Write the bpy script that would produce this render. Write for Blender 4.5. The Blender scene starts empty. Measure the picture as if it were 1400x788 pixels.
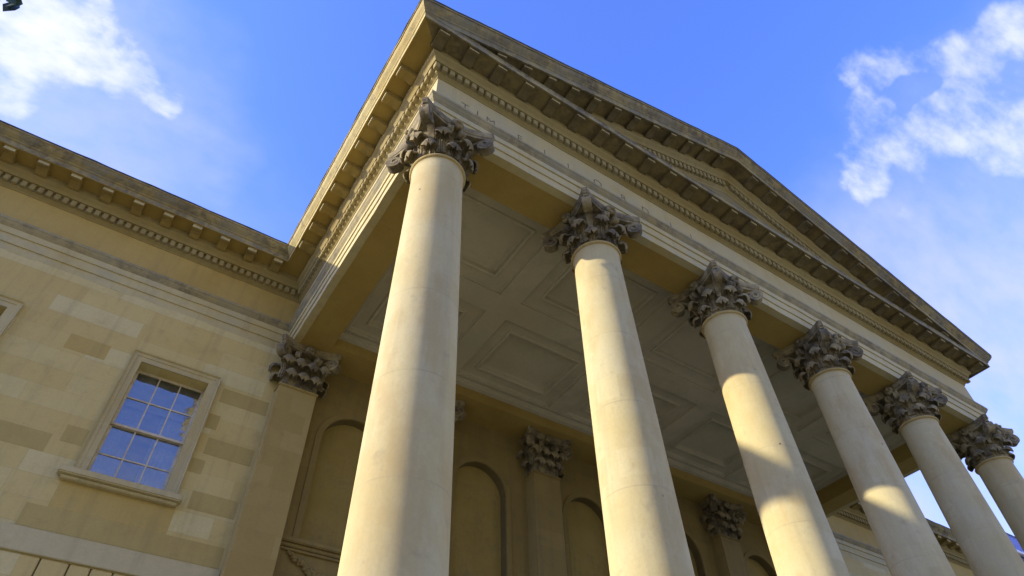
import bpy, bmesh, math, random
from mathutils import Vector, Matrix, noise
C = bpy.context.scene
COL = C.collection
rad = math.radians
Z0 = 10.4                      # height of the shaft tops above the forecourt

# ------------------------------------------------------------------ camera
cam_d = bpy.data.cameras.new('camera')
cam = bpy.data.objects.new('camera', cam_d)
COL.objects.link(cam)
cam.location = (-2.378, -5.417, Z0 - 8.854)
cam.rotation_mode = 'XYZ'
cam.rotation_euler = (2.391, 0.0211, -0.5823)
cam_d.sensor_width = 36.0
cam_d.lens = 899.5 / 1400 * 36.0
cam_d.clip_start = 0.05
cam_d.clip_end = 6000
C.camera = cam

# ------------------------------------------------------------------ light
SUN_DIR = Vector((-1.0, 0.34, 0.385)).normalized()     # towards the sun
sun_d = bpy.data.lights.new('sun', 'SUN')
sun_d.energy = 5.0
sun_d.angle = rad(0.6)
sun_d.color = (1.0, 0.86, 0.62)
sun = bpy.data.objects.new('sun', sun_d)
COL.objects.link(sun)
sun.rotation_euler = (-SUN_DIR).to_track_quat('-Z', 'Y').to_euler()
SUN_ELEV = math.asin(SUN_DIR.z)
SUN_ROT = math.atan2(SUN_DIR.x, SUN_DIR.y)

C.view_settings.view_transform = 'Standard'
C.view_settings.look = 'None'
C.view_settings.exposure = 0.86
C.view_settings.gamma = 1.0
C.view_settings.use_curve_mapping = False

# ------------------------------------------------------------------ node helpers
class NT:
    def __init__(self, tree):
        self.t = tree; self.n = tree.nodes; self.l = tree.links
    def new(self, kind, **kw):
        nd = self.n.new(kind)
        for k, v in kw.items():
            setattr(nd, k, v)
        return nd
    def link(self, a, b):
        self.l.new(a, b)
    def put(self, sock, v):
        if hasattr(v, 'is_output') or isinstance(v, bpy.types.NodeSocket):
            self.l.new(v, sock)
        else:
            sock.default_value = v
    def math(self, op, a, b=0.0, c=None, clamp=False):
        m = self.new('ShaderNodeMath', operation=op, use_clamp=clamp)
        self.put(m.inputs[0], a); self.put(m.inputs[1], b)
        if c is not None: self.put(m.inputs[2], c)
        return m.outputs[0]
    def vmath(self, op, a, b):
        m = self.new('ShaderNodeVectorMath', operation=op)
        self.put(m.inputs[0], a); self.put(m.inputs[1], b)
        return m
    def mix(self, f, a, b, blend='MIX'):
        m = self.new('ShaderNodeMix', data_type='RGBA', blend_type=blend)
        self.put(m.inputs[0], f); self.put(m.inputs[6], a); self.put(m.inputs[7], b)
        return m.outputs[2]
    def noise(self, vec, scale, detail=4.0, rough=0.55):
        n = self.new('ShaderNodeTexNoise')
        self.put(n.inputs['Vector'], vec)
        n.inputs['Scale'].default_value = scale
        n.inputs['Detail'].default_value = detail
        n.inputs['Roughness'].default_value = rough
        return n.outputs['Fac']
    def ramp(self, f, lo, hi, a=0.0, b=1.0):
        m = self.new('ShaderNodeMapRange', interpolation_type='SMOOTHSTEP')
        self.put(m.inputs['Value'], f)
        self.put(m.inputs['From Min'], lo); self.put(m.inputs['From Max'], hi)
        self.put(m.inputs['To Min'], a); self.put(m.inputs['To Max'], b)
        return m.outputs['Result']
    def sep(self, v):
        s = self.new('ShaderNodeSeparateXYZ'); self.put(s.inputs[0], v); return s.outputs
    def comb(self, x, y, z):
        s = self.new('ShaderNodeCombineXYZ')
        self.put(s.inputs[0], x); self.put(s.inputs[1], y); self.put(s.inputs[2], z)
        return s.outputs[0]

def c4(c): return (c[0], c[1], c[2], 1.0)

# ------------------------------------------------------------------ sky and clouds
world = bpy.data.worlds.new('World')
C.world = world
world.use_nodes = True
wt = NT(world.node_tree)
wt.n.clear()
w_out = wt.new('ShaderNodeOutputWorld')
w_bg = wt.new('ShaderNodeBackground')
w_bg.inputs['Strength'].default_value = 0.094
wt.link(w_bg.outputs[0], w_out.inputs[0])
w_tc = wt.new('ShaderNodeTexCoord')
D = w_tc.outputs['Generated']
sky = wt.new('ShaderNodeTexSky', sky_type='NISHITA')
sky.sun_disc = False
sky.sun_elevation = SUN_ELEV
sky.sun_rotation = SUN_ROT
sky.air_density = 1.0
sky.dust_density = 0.6
sky.ozone_density = 2.0
hs = wt.new('ShaderNodeHueSaturation')
hs.inputs['Saturation'].default_value = 1.12
hs.inputs['Value'].default_value = 1.55
wt.link(sky.outputs[0], hs.inputs['Color'])
base_sky = wt.mix(1.0, hs.outputs[0], (1.25, 1.31, 2.33, 1), 'MULTIPLY')

wv = wt.new('ShaderNodeTexNoise')
wt.put(wv.inputs['Vector'], D); wv.inputs['Scale'].default_value = 9.0; wv.inputs['Detail'].default_value = 6.0
warp = wt.vmath('MULTIPLY', wt.vmath('SUBTRACT', wv.outputs['Color'], (0.5, 0.5, 0.5)).outputs[0], (0.16, 0.16, 0.16)).outputs[0]
DW = wt.vmath('NORMALIZE', wt.vmath('ADD', D, warp).outputs[0], (0, 0, 0)).outputs[0]
def blob(d, inner, outer, amp=1.0):
    d = Vector(d).normalized()
    dot = wt.vmath('DOT_PRODUCT', DW, tuple(d)).outputs['Value']
    r = wt.ramp(dot, math.cos(outer), math.cos(inner))
    return wt.math('MULTIPLY', r, amp)

def union(bl):
    s = bl[0]
    for b in bl[1:]:
        s = wt.math('MAXIMUM', s, b)
    return s
n1 = wt.noise(D, 5.5, 9.0, 0.60)
n2 = wt.noise(wt.vmath('MULTIPLY', D, (0.8, 1.9, 1.3)).outputs[0], 17.0, 6.0, 0.56)
nn = wt.math('ADD', wt.math('MULTIPLY', n1, 0.55), wt.math('MULTIPLY', n2, 0.45))
sepD_early = wt.sep(D)
core = union([
    blob((-0.330, 0.590, 0.742), 0.020, 0.100), blob((-0.300, 0.548, 0.790), 0.012, 0.085),
    blob((-0.262, 0.545, 0.799), 0.008, 0.070), blob((-0.225, 0.556, 0.800), 0.008, 0.062),
    blob((-0.196, 0.560, 0.806), 0.010, 0.060), blob((-0.170, 0.562, 0.811), 0.008, 0.050),
    blob((0.618, 0.030, 0.786), 0.004, 0.060, 0.80), blob((0.634, 0.005, 0.773), 0.004, 0.060, 0.84), blob((0.650, -0.022, 0.760), 0.004, 0.065, 0.85),
    blob((0.664, -0.066, 0.745), 0.004, 0.062, 0.80), blob((0.643, 0.075, 0.762), 0.004, 0.052, 0.82),
    blob((0.657, 0.105, 0.747), 0.004, 0.055, 0.85), blob((0.668, 0.128, 0.733), 0.002, 0.055, 0.92), blob((0.678, 0.148, 0.720), 0.002, 0.050, 0.90), blob((0.688, 0.166, 0.706), 0.002, 0.040, 0.80),
    blob((0.683, 0.072, 0.727), 0.006, 0.078, 0.92), blob((0.693, 0.028, 0.720), 0.006, 0.072, 0.90),
    blob((0.722, -0.010, 0.692), 0.006, 0.070, 0.82), blob((0.742, 0.140, 0.655), 0.001, 0.026, 0.42),
    blob((0.445, 0.170, 0.880), 0.001, 0.012, 0.5)])
hole = blob((0.655, 0.043, 0.754), 0.010, 0.034, 0.50)
f = wt.math('SUBTRACT', wt.math('ADD', core, wt.math('MULTIPLY', wt.math('SUBTRACT', nn, 0.5), 3.0)), hole)
cl = wt.math('MULTIPLY', wt.ramp(f, wt.ramp(sepD_early[0], 0.1, 0.4, 0.26, 0.42), 1.35), wt.ramp(core, 0.0, 0.25))
cl = wt.math('MULTIPLY', cl, wt.ramp(sepD_early[0], 0.1, 0.4, 1.0, 0.82))
# thin veil of high cloud
veil = union([blob((-0.230, 0.640, 0.733), 0.02, 0.26, 0.62), blob((0.87, 0.22, 0.44), 0.02, 0.44, 0.85),
              blob((0.74, 0.02, 0.66), 0.02, 0.22, 0.30), blob((-0.1, 0.80, 0.60), 0.02, 0.35, 0.30)])
veil = wt.math('MULTIPLY', veil, wt.ramp(nn, 0.22, 0.72, 0.35, 1.0))
# unseen warm cloud added behind the camera to fill the shaded stone
sepD = wt.sep(D)
back_a = wt.ramp(wt.math('ADD', wt.math('MULTIPLY', sepD[1], -1.0), wt.math('MULTIPLY', wt.math('SUBTRACT', nn, 0.5), 1.2)), 0.25, 0.75)
back = wt.math('MULTIPLY', back_a, wt.ramp(sepD[2], 0.25, 0.58, 1.0, 0.12))
c1 = wt.mix(veil, base_sky, (4.5, 4.75, 6.6, 1))
c2 = wt.mix(cl, c1, (6.3, 6.5, 7.0, 1))
c3 = wt.mix(wt.math('MULTIPLY', back, 0.8), c2, (4.8, 4.3, 3.4, 1))
wt.link(c3, w_bg.inputs['Color'])

# ------------------------------------------------------------------ materials
def new_mat(name):
    m = bpy.data.materials.new(name); m.use_nodes = True
    t = NT(m.node_tree); t.n.clear()
    out = t.new('ShaderNodeOutputMaterial')
    p = t.new('ShaderNodeBsdfPrincipled')
    t.link(p.outputs[0], out.inputs[0])
    p.inputs['Specular IOR Level'].default_value = 0.25
    return m, t, p

def stone(name, base, warm, dirt=(0.09, 0.08, 0.065), dirt_amt=0.25, streak=0.3, bump=0.25,
          rough=0.88, scale=1.0, blocks=None, drum=False, dlo=0.5, dhi=0.75, pits=False, obj_rand=False, grey=None, mortar=0.004):
    """weathered limestone, patterned in metres"""
    tint = lambda c_: (c_[0] * 1.05, c_[1] * 1.085, c_[2] * 0.85)
    base, warm = tint(base), tint(warm)
    if grey: grey = tint(grey)
    m, t, p = new_mat(name)
    pos = t.new('ShaderNodeNewGeometry').outputs['Position']
    if obj_rand:
        oi = t.new('ShaderNodeObjectInfo')
        off = t.math('MULTIPLY', oi.outputs['Random'], 37.0)
        pos = t.vmath('ADD', pos, t.comb(off, t.math('MULTIPLY', off, 0.7), 0.0)).outputs[0]
    sx = t.sep(pos)
    big = t.noise(pos, 0.55 * scale, 5, 0.6)
    mid = t.noise(pos, 2.6 * scale, 6, 0.62)
    fine = t.noise(pos, 28.0, 6, 0.65)
    grit = t.noise(pos, 110.0, 3, 0.6)
    col = t.mix(t.ramp(big, 0.35, 0.68), c4(base), c4(warm))
    col = t.mix(t.ramp(mid, 0.30, 0.75, 0.0, 0.35), col, c4([x * 1.18 for x in base]))
    joint = None
    if blocks:
        bw, bh, tones, ax = blocks
        u = sx[0] if ax == 'x' else sx[1]
        bt = t.new('ShaderNodeTexBrick')
        t.link(t.comb(u, sx[2], 0.0), bt.inputs['Vector'])
        bt.inputs['Color1'].default_value = (0, 0, 0, 1); bt.inputs['Color2'].default_value = (1, 1, 1, 1)
        bt.inputs['Mortar'].default_value = (0.5, 0.5, 0.5, 1)
        bt.inputs['Scale'].default_value = 1.0
        bt.inputs['Brick Width'].default_value = bw; bt.inputs['Row Height'].default_value = bh
        bt.inputs['Mortar Size'].default_value = mortar; bt.inputs['Mortar Smooth'].default_value = 0.4
        bt.inputs['Bias'].default_value = 0.0
        bt.offset = 0.43; bt.squash = 1.25; bt.squash_frequency = 3
        cr = t.new('ShaderNodeValToRGB')
        t.link(bt.outputs['Color'], cr.inputs[0])
        e = cr.color_ramp; e.interpolation = 'LINEAR'
        while len(e.elements) > 1: e.elements.remove(e.elements[-1])
        for i, (px, cc) in enumerate(tones):
            if i == 0: el = e.elements[0]; el.position = px
            else: el = e.elements.new(px)
            el.color = c4(tint(cc))
        col = t.mix(0.74, col, cr.outputs[0])
        col = t.mix(t.ramp(mid, 0.35, 0.75, 0.0, 0.30), col, c4(warm))
        joint = bt.outputs['Fac']
        col = t.mix(t.math('MULTIPLY', joint, 0.28), col, c4([x * 0.55 for x in base]))
    if drum:
        lo = t.sep(t.new('ShaderNodeTexCoord').outputs['Object'])
        oi2 = t.new('ShaderNodeObjectInfo').outputs['Random']
        ang = t.math('ARCTAN2', lo[1], lo[0])
        bt = t.new('ShaderNodeTexBrick')
        t.link(t.comb(t.math('ADD', t.math('MULTIPLY', ang, 0.45), t.math('MULTIPLY', oi2, 9.0)), t.math('ADD', lo[2], t.math('MULTIPLY', oi2, 3.0)), 0.0), bt.inputs['Vector'])
        bt.inputs['Color1'].default_value = (0, 0, 0, 1); bt.inputs['Color2'].default_value = (1, 1, 1, 1); bt.inputs['Mortar'].default_value = (0.5, 0.5, 0.5, 1)
        bt.inputs['Scale'].default_value = 1.0; bt.inputs['Brick Width'].default_value = 0.46; bt.inputs['Row Height'].default_value = 0.40
        bt.inputs['Mortar Size'].default_value = 0.003; bt.offset = 0.37
        bc = t.sep(bt.outputs['Color'])[0]
        col = t.mix(t.math('MULTIPLY', t.ramp(bc, 0.88, 0.90), 0.22), col, c4([min(1, x * 1.30) for x in base]))
        col = t.mix(t.math('MULTIPLY', t.ramp(bc, 0.10, 0.08), 0.18), col, c4([x * 0.80 for x in warm]))
        zz = t.math('ADD', t.math('MULTIPLY', lo[2], 0.78), t.math('MULTIPLY', oi2, 3.0))
        fr = t.math('FRACT', zz)
        ln = t.ramp(t.math('ABSOLUTE', t.math('SUBTRACT', fr, 0.5)), 0.002, 0.011, 1.0, 0.0)
        ln = t.math('MULTIPLY', ln, t.ramp(mid, 0.34, 0.6, 0.05, 0.45))
        stain = t.noise(t.vmath('MULTIPLY', pos, (1.6, 1.6, 0.6)).outputs[0], 1.0, 7, 0.66)
        col = t.mix(t.ramp(stain, 0.46, 0.66, 0.0, 0.55), col, c4((0.37, 0.275, 0.115)))
        dr = t.noise(t.comb(t.math('FLOOR', t.math('ADD', zz, 0.5)), t.math('MULTIPLY', oi2, 40.0), 0), 0.9, 1)
        col = t.mix(t.ramp(dr, 0.35, 0.65, 0.0, 0.30), col, c4(warm))
        col = t.mix(ln, col, c4([x * 0.62 for x in base]))
        joint = ln
    # rain streaks
    st = t.noise(t.vmath('MULTIPLY', pos, (5.0, 5.0, 0.35)).outputs[0], 1.0, 5, 0.65)
    col = t.mix(t.math('MULTIPLY', t.ramp(st, 0.48, 0.72), streak), col, c4([0.6 * x + 0.4 * y for x, y in zip(dirt, base)]))
    # soot and lichen patches with a shape of their own
    dn = t.math('ADD', t.math('MULTIPLY', mid, 0.6), t.math('MULTIPLY', t.noise(pos, 7.5, 6, 0.68), 0.4))
    col = t.mix(t.math('MULTIPLY', t.ramp(dn, dlo, dhi), dirt_amt), col, c4(dirt))
    if grey:
        col = t.mix(t.ramp(t.noise(pos, 1.3, 7, 0.7), 0.45, 0.65, 0.0, 0.75), col, c4(grey))
    if pits:
        vo = t.new('ShaderNodeTexVoronoi', feature='F1')
        t.put(vo.inputs['Vector'], pos); vo.inputs['Scale'].default_value = 2.6
        pm = t.ramp(vo.outputs['Distance'], 0.035, 0.06, 0.9, 0.0)
        pm = t.math('MULTIPLY', pm, t.ramp(t.noise(pos, 0.9, 2), 0.52, 0.56))
        col = t.mix(pm, col, (0.05, 0.04, 0.03, 1))
    col = t.mix(t.ramp(fine, 0.3, 0.75, 0.0, 0.22), col, c4([x * 0.62 for x in base]))
    t.link(col, p.inputs['Base Color'])
    p.inputs['Roughness'].default_value = rough
    p.inputs['Diffuse Roughness'].default_value = 0.35
    h = t.math('ADD', t.math('MULTIPLY', fine, 0.5), t.math('MULTIPLY', grit, 0.22))
    h = t.math('ADD', h, t.math('MULTIPLY', mid, 0.9))
    if joint is not None:
        h = t.math('SUBTRACT', h, t.math('MULTIPLY', joint, 0.8))
    b = t.new('ShaderNodeBump'); b.inputs['Strength'].default_value = bump; b.inputs['Distance'].default_value = 0.02
    t.link(h, b.inputs['Height']); t.link(b.outputs[0], p.inputs['Normal'])
    return m

OCHRE = (0.30, 0.205, 0.075)
M = {}
M['shaft'] = stone('shaft_stone', (0.43, 0.385, 0.30), (0.41, 0.335, 0.20), dirt=(0.16, 0.13, 0.09), dirt_amt=0.30, dlo=0.55, dhi=0.70, streak=0.28, bump=0.16, drum=True, pits=True, obj_rand=True)
M['astragal'] = stone('astragal_stone', (0.36, 0.28, 0.15), (0.32, 0.23, 0.10), dirt_amt=0.5, bump=0.3)
M['capital'] = stone('sooty_capital_stone', (0.32, 0.265, 0.18), (0.235, 0.185, 0.115), dirt=(0.062, 0.053, 0.042), dirt_amt=0.85, dlo=0.38, dhi=0.60, streak=0.5, bump=0.7)
M['architrave'] = stone('architrave_stone', (0.44, 0.375, 0.255), (0.38, 0.30, 0.165), dirt_amt=0.30, streak=0.35, grey=(0.36, 0.325, 0.26))
M['crown'] = stone('dirty_architrave_crown_stone', (0.33, 0.285, 0.205), (0.27, 0.215, 0.125), dirt=(0.09, 0.08, 0.068), dirt_amt=0.7, dlo=0.42, dhi=0.62, streak=0.4, grey=(0.26, 0.24, 0.205))
M['frieze'] = stone('frieze_stone', (0.42, 0.355, 0.24), (0.38, 0.30, 0.165), dirt_amt=0.25, streak=0.25, grey=(0.37, 0.33, 0.26))
M['bed'] = stone('bed_moulding_stone', (0.29, 0.235, 0.135), (0.25, 0.185, 0.08), dirt_amt=0.4, streak=0.3)
M['soffit'] = stone('ochre_soffit_stone', (0.33, 0.235, 0.085), (0.27, 0.18, 0.055), dirt_amt=0.35, streak=0.1, bump=0.2)
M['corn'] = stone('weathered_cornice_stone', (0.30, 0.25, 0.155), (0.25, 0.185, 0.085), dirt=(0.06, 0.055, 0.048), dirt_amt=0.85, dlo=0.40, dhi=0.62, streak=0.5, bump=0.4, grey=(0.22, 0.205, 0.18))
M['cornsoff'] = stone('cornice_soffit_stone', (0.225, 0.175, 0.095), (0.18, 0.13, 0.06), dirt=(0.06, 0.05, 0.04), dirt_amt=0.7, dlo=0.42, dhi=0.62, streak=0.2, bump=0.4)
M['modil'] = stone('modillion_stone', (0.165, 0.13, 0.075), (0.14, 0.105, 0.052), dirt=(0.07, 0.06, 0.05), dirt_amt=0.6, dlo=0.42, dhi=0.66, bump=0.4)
M['modlight'] = stone('ochre_modillion_stone', (0.29, 0.215, 0.09), (0.23, 0.16, 0.06), dirt=(0.07, 0.06, 0.05), dirt_amt=0.5, dlo=0.45, dhi=0.68, bump=0.4)
M['dent'] = stone('dentil_stone', (0.29, 0.24, 0.15), (0.24, 0.18, 0.085), dirt_amt=0.5, bump=0.4)
M['modend'] = stone('skylit_modillion_end', (0.46, 0.41, 0.31), (0.36, 0.30, 0.19), dirt_amt=0.5, dlo=0.45, dhi=0.66, bump=0.4)  # end faces paler than the bracket: skylight put into the colour
M['side'] = stone('sunlit_cornice_stone', (0.46, 0.39, 0.25), (0.38, 0.29, 0.14), dirt_amt=0.75, dlo=0.50, dhi=0.66, streak=0.35, bump=0.4)  # paler copy of the cornice stone, sunlight put into its colour
WT = [(0.0, (0.452, 0.339, 0.153)), (0.20, (0.486, 0.373, 0.186)), (0.45, (0.508, 0.407, 0.220)),
      (0.62, (0.520, 0.435, 0.266)), (0.78, (0.542, 0.475, 0.328)), (1.0, (0.531, 0.469, 0.333))]
M['ashlar'] = stone('ashlar_wall_stone', (0.48, 0.40, 0.24), (0.42, 0.325, 0.15), dirt_amt=0.22, streak=0.30, blocks=(1.25, 0.385, WT, 'x'), mortar=0.006)
WT2 = [(0.0, (0.30, 0.215, 0.09)), (0.5, (0.34, 0.255, 0.115)), (0.9, (0.37, 0.285, 0.14)), (1.0, (0.34, 0.22, 0.10))]
M['oldblock'] = stone('older_brown_block', (0.385, 0.30, 0.145), (0.34, 0.255, 0.11), dirt_amt=0.3, streak=0.3)
M['ochreblock'] = stone('ochre_block', (0.41, 0.31, 0.14), (0.36, 0.265, 0.11), dirt_amt=0.2, streak=0.3)
M['wfrieze'] = stone('ochre_frieze_stone', (0.40, 0.295, 0.125), (0.34, 0.235, 0.08), dirt_amt=0.2, streak=0.35)
M['ashlary'] = stone('ashlar_side_stone', (0.42, 0.345, 0.215), (0.34, 0.25, 0.105), dirt_amt=0.18, streak=0.22, blocks=(1.02, 0.385, WT, 'y'))
M['tymp'] = stone('dark_tympanum_stone', (0.215, 0.18, 0.115), (0.18, 0.14, 0.075), dirt_amt=0.5)  # one even darker stone for the whole tympanum
M['reveal_shade'] = stone('shaded_reveal_stone', (0.16, 0.12, 0.06), (0.12, 0.09, 0.045), dirt_amt=0.5)  # darker than the niche back: recess shade put into the reveal colour
M['pil'] = stone('pilaster_stone', (0.34, 0.26, 0.13), (0.28, 0.20, 0.08), dirt_amt=0.15, streak=0.15, blocks=(0.62, 0.42, WT2, 'x'))
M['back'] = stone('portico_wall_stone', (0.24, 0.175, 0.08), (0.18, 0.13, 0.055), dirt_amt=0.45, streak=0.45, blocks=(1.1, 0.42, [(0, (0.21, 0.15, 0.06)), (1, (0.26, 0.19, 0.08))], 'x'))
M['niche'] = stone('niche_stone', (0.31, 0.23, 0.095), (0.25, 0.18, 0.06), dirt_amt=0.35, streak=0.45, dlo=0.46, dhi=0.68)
M['trim'] = stone('window_trim_stone', (0.44, 0.375, 0.26), (0.38, 0.30, 0.17), dirt_amt=0.30, streak=0.3, grey=(0.36, 0.31, 0.24))
M['band'] = stone('pale_string_course_stone', (0.44, 0.385, 0.285), (0.40, 0.335, 0.22), dirt_amt=0.22, streak=0.3)
M['plaster'] = stone('grey_ceiling_plaster', (0.47, 0.425, 0.39), (0.40, 0.35, 0.30), dirt_amt=0.22, dlo=0.48, dhi=0.75, streak=0.0, bump=0.12, grey=(0.37, 0.345, 0.315))
M['ground'] = stone('pale_gravel', (0.30, 0.26, 0.19), (0.26, 0.22, 0.155), dirt_amt=0.2, streak=0.0, bump=0.5)
M['step'] = stone('step_stone', (0.31, 0.265, 0.19), (0.27, 0.215, 0.14), dirt_amt=0.3, streak=0.0)

def simple(name, col, rough=0.6, metal=0.0, var=0.2, sc=9.0, bump=0.0, spec=0.4):
    m, t, p = new_mat(name)
    pos = t.new('ShaderNodeNewGeometry').outputs['Position']
    n = t.noise(pos, sc, 6, 0.6)
    c = t.mix(t.ramp(n, 0.3, 0.7), c4([x * (1 - var) for x in col]), c4([min(1, x * (1 + var)) for x in col]))
    t.link(c, p.inputs['Base Color'])
    p.inputs['Roughness'].default_value = rough; p.inputs['Metallic'].default_value = metal
    p.inputs['Specular IOR Level'].default_value = spec
    if bump:
        b = t.new('ShaderNodeBump'); b.inputs['Strength'].default_value = bump; b.inputs['Distance'].default_value = 0.01
        t.link(n, b.inputs['Height']); t.link(b.outputs[0], p.inputs['Normal'])
    return m
M['lead'] = simple('dull_lead', (0.075, 0.08, 0.10), 0.5, 0.0, 0.3)
M['slate'] = simple('pale_blue_lead', (0.20, 0.235, 0.42), 0.30, 0.2, 0.12, 3.0)
M['gutter'] = simple('white_painted_gutter', (0.75, 0.76, 0.78), 0.5)
M['paint'] = simple('cream_sash_paint', (0.50, 0.45, 0.33), 0.5, 0.0, 0.15)
M['letter'] = simple('engraved_lettering', (0.11, 0.092, 0.065), 0.9, 0.0, 0.3)
M['cloth'] = simple('added_blind_cloth', (0.48, 0.50, 0.54), 0.9, 0.0, 0.18, 2.2)
M['blind'] = simple('dim_room', (0.03, 0.03, 0.035), 0.9)
M['bark'] = simple('tree_bark', (0.07, 0.055, 0.04), 0.9, 0, 0.4, 12, 0.5)
M['leaf'] = simple('dark_green_leaf', (0.045, 0.075, 0.03), 0.5, 0, 0.4, 2.0)
# old hand-made glass
gm = bpy.data.materials.new('window_glass'); gm.use_nodes = True
gt = NT(gm.node_tree); gt.n.clear()
g_out = gt.new('ShaderNodeOutputMaterial')
gpos = gt.new('ShaderNodeNewGeometry').outputs['Position']
gb = gt.new('ShaderNodeBump'); gb.inputs['Strength'].default_value = 0.22; gb.inputs['Distance'].default_value = 0.02
gt.link(gt.noise(gt.vmath('MULTIPLY', gpos, (1.3, 1.0, 3.2)).outputs[0], 1.6, 3, 0.5), gb.inputs['Height'])
g_gl = gt.new('ShaderNodeBsdfGlossy'); g_gl.inputs['Roughness'].default_value = 0.03
g_gl.inputs['Color'].default_value = (0.86, 0.92, 0.95, 1)
gt.link(gb.outputs[0], g_gl.inputs['Normal'])
g_tr = gt.new('ShaderNodeBsdfTransparent'); g_tr.inputs['Color'].default_value = (0.72, 0.76, 0.76, 1)
g_fr = gt.new('ShaderNodeFresnel'); g_fr.inputs['IOR'].default_value = 2.8
g_df = gt.new('ShaderNodeBsdfDiffuse'); g_df.inputs['Color'].default_value = (0.30, 0.29, 0.26, 1)
g_m0 = gt.new('ShaderNodeMixShader')                     # dust on the outside of the panes
gt.put(g_m0.inputs[0], gt.ramp(gt.noise(gpos, 5.0, 6, 0.65), 0.40, 0.75, 0.02, 0.22))
gt.link(g_tr.outputs[0], g_m0.inputs[1]); gt.link(g_df.outputs[0], g_m0.inputs[2])
g_mx = gt.new('ShaderNodeMixShader')
gt.link(g_fr.outputs[0], g_mx.inputs[0]); gt.link(g_m0.outputs[0], g_mx.inputs[1]); gt.link(g_gl.outputs[0], g_mx.inputs[2])
gt.link(g_mx.outputs[0], g_out.inputs[0])
M['glass'] = gm

# ------------------------------------------------------------------ object helpers
def tag(o, label=None, cat=None, group=None, kind=None):
    if label: o['label'] = label
    if cat: o['category'] = cat
    if group: o['group'] = group
    if kind: o['kind'] = kind
    return o

def thing(name, label, cat, loc, group=None):
    o = bpy.data.objects.new(name, None)
    COL.objects.link(o)
    o.empty_display_size = 0.3
    o.location = loc
    return tag(o, label, cat, group, 'thing')

def wloc(o):
    v = Vector((0, 0, 0))
    while o:
        v += Vector(o.location); o = o.parent
    return v

def obj(name, bm, mat, parent=None, smooth=None, label=None, recalc=True, origin=None):
    """bm is in building coordinates (z from the shaft tops)"""
    if recalc: bmesh.ops.recalc_face_normals(bm, faces=bm.faces)
    if smooth:
        for f_ in bm.faces: f_.smooth = True
        for e in bm.edges:
            if len(e.link_faces) == 2 and e.calc_face_angle(0) > smooth: e.smooth = False
    base = wloc(parent) if parent else Vector((0, 0, 0))
    loc = Vector((0, 0, 0))
    if origin is not None:
        loc = Vector(origin) + Vector((0, 0, Z0)) - base
    off = -(base + loc) + Vector((0, 0, Z0))
    bmesh.ops.translate(bm, verts=bm.verts, vec=off)
    me = bpy.data.meshes.new(name)
    bm.to_mesh(me); bm.free()
    for mm in (mat if isinstance(mat, (list, tuple)) else [mat]): me.materials.append(mm)
    o = bpy.data.objects.new(name, me)
    COL.objects.link(o)
    o.location = loc
    if parent: o.parent = parent
    if label: o['label'] = label
    return o

def kids(o): return [c for c in bpy.data.objects if c.parent == o]

def copy_tree(o, parent=None):
    c = o.copy(); COL.objects.link(c); c.parent = parent
    for k in kids(o): copy_tree(k, c)
    return c

def add_box(bm, x0, x1, y0, y1, z0, z1, mi=0):
    v = [bm.verts.new(p) for p in ((x0, y0, z0), (x1, y0, z0), (x1, y1, z0), (x0, y1, z0),
                                   (x0, y0, z1), (x1, y0, z1), (x1, y1, z1), (x0, y1, z1))]
    for q in ((0, 3, 2, 1), (4, 5, 6, 7), (0, 1, 5, 4), (1, 2, 6, 5), (2, 3, 7, 6), (3, 0, 4, 7)):
        f_ = bm.faces.new([v[i] for i in q]); f_.material_index = mi
    return v

def bevel_box(bm, x0, x1, y0, y1, z0, z1, w=0.01, seg=2):
    t = bmesh.new(); add_box(t, x0, x1, y0, y1, z0, z1)
    bmesh.ops.bevel(t, geom=list(t.edges), offset=w, segments=seg, affect='EDGES')
    me = bpy.data.meshes.new('t'); t.to_mesh(me); t.free()
    bm.from_mesh(me); bpy.data.meshes.remove(me)

def box_obj(name, b, mat, parent=None, bev=0.0, **k):
    bm = bmesh.new()
    if bev: bevel_box(bm, *b, w=bev)
    else: add_box(bm, *b)
    return obj(name, bm, mat, parent, **k)

def lathe(bm, prof, seg=48, cx=0, cy=0, cap=True):
    rings = []
    for r, z in prof:
        rings.append([bm.verts.new((cx + r * math.cos(2 * math.pi * i / seg), cy + r * math.sin(2 * math.pi * i / seg), z)) for i in range(seg)])
    for a, b in zip(rings, rings[1:]):
        for i in range(seg):
            bm.faces.new((a[i], a[(i + 1) % seg], b[(i + 1) % seg], b[i]))
    if cap:
        bm.faces.new(list(reversed(rings[0]))); bm.faces.new(rings[-1])

def seg_prism(bm, prof, p0, p1, n0, n1, close=True, step=None):
    """profile [(o, z)] swept along one straight run; n0, n1 are the mitre offset vectors at each end"""
    L = (Vector(p1) - Vector(p0)).length
    k = 1 if not step else max(1, int(L / step))
    rows = []
    for i in range(k + 1):
        t_ = i / k
        row = []
        for o_, z in prof:
            a = Vector((p0[0] + n0[0] * o_, p0[1] + n0[1] * o_, z))
            b = Vector((p1[0] + n1[0] * o_, p1[1] + n1[1] * o_, z))
            row.append(bm.verts.new(a.lerp(b, t_)))
        rows.append(row)
    n = len(prof)
    for a, b in zip(rows, rows[1:]):
        for i in range(n if close else n - 1):
            j = (i + 1) % n
            bm.faces.new((a[i], a[j], b[j], b[i]))
    if close:
        bm.faces.new(rows[0]); bm.faces.new(list(reversed(rows[-1])))

# ------------------------------------------------------------------ dimensions
S = 3.2
W = 6.76                   # wing reference line (wall face at W - 0.36)
XL = -10.9                 # far end of the left wing
WALL = W - 0.36            # 6.40
GR = -Z0                   # ground
PLAT = -9.05               # portico floor
P = 16.0 / 26              # modillion pitch
DP = P / 4                 # dentil pitch

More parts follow.
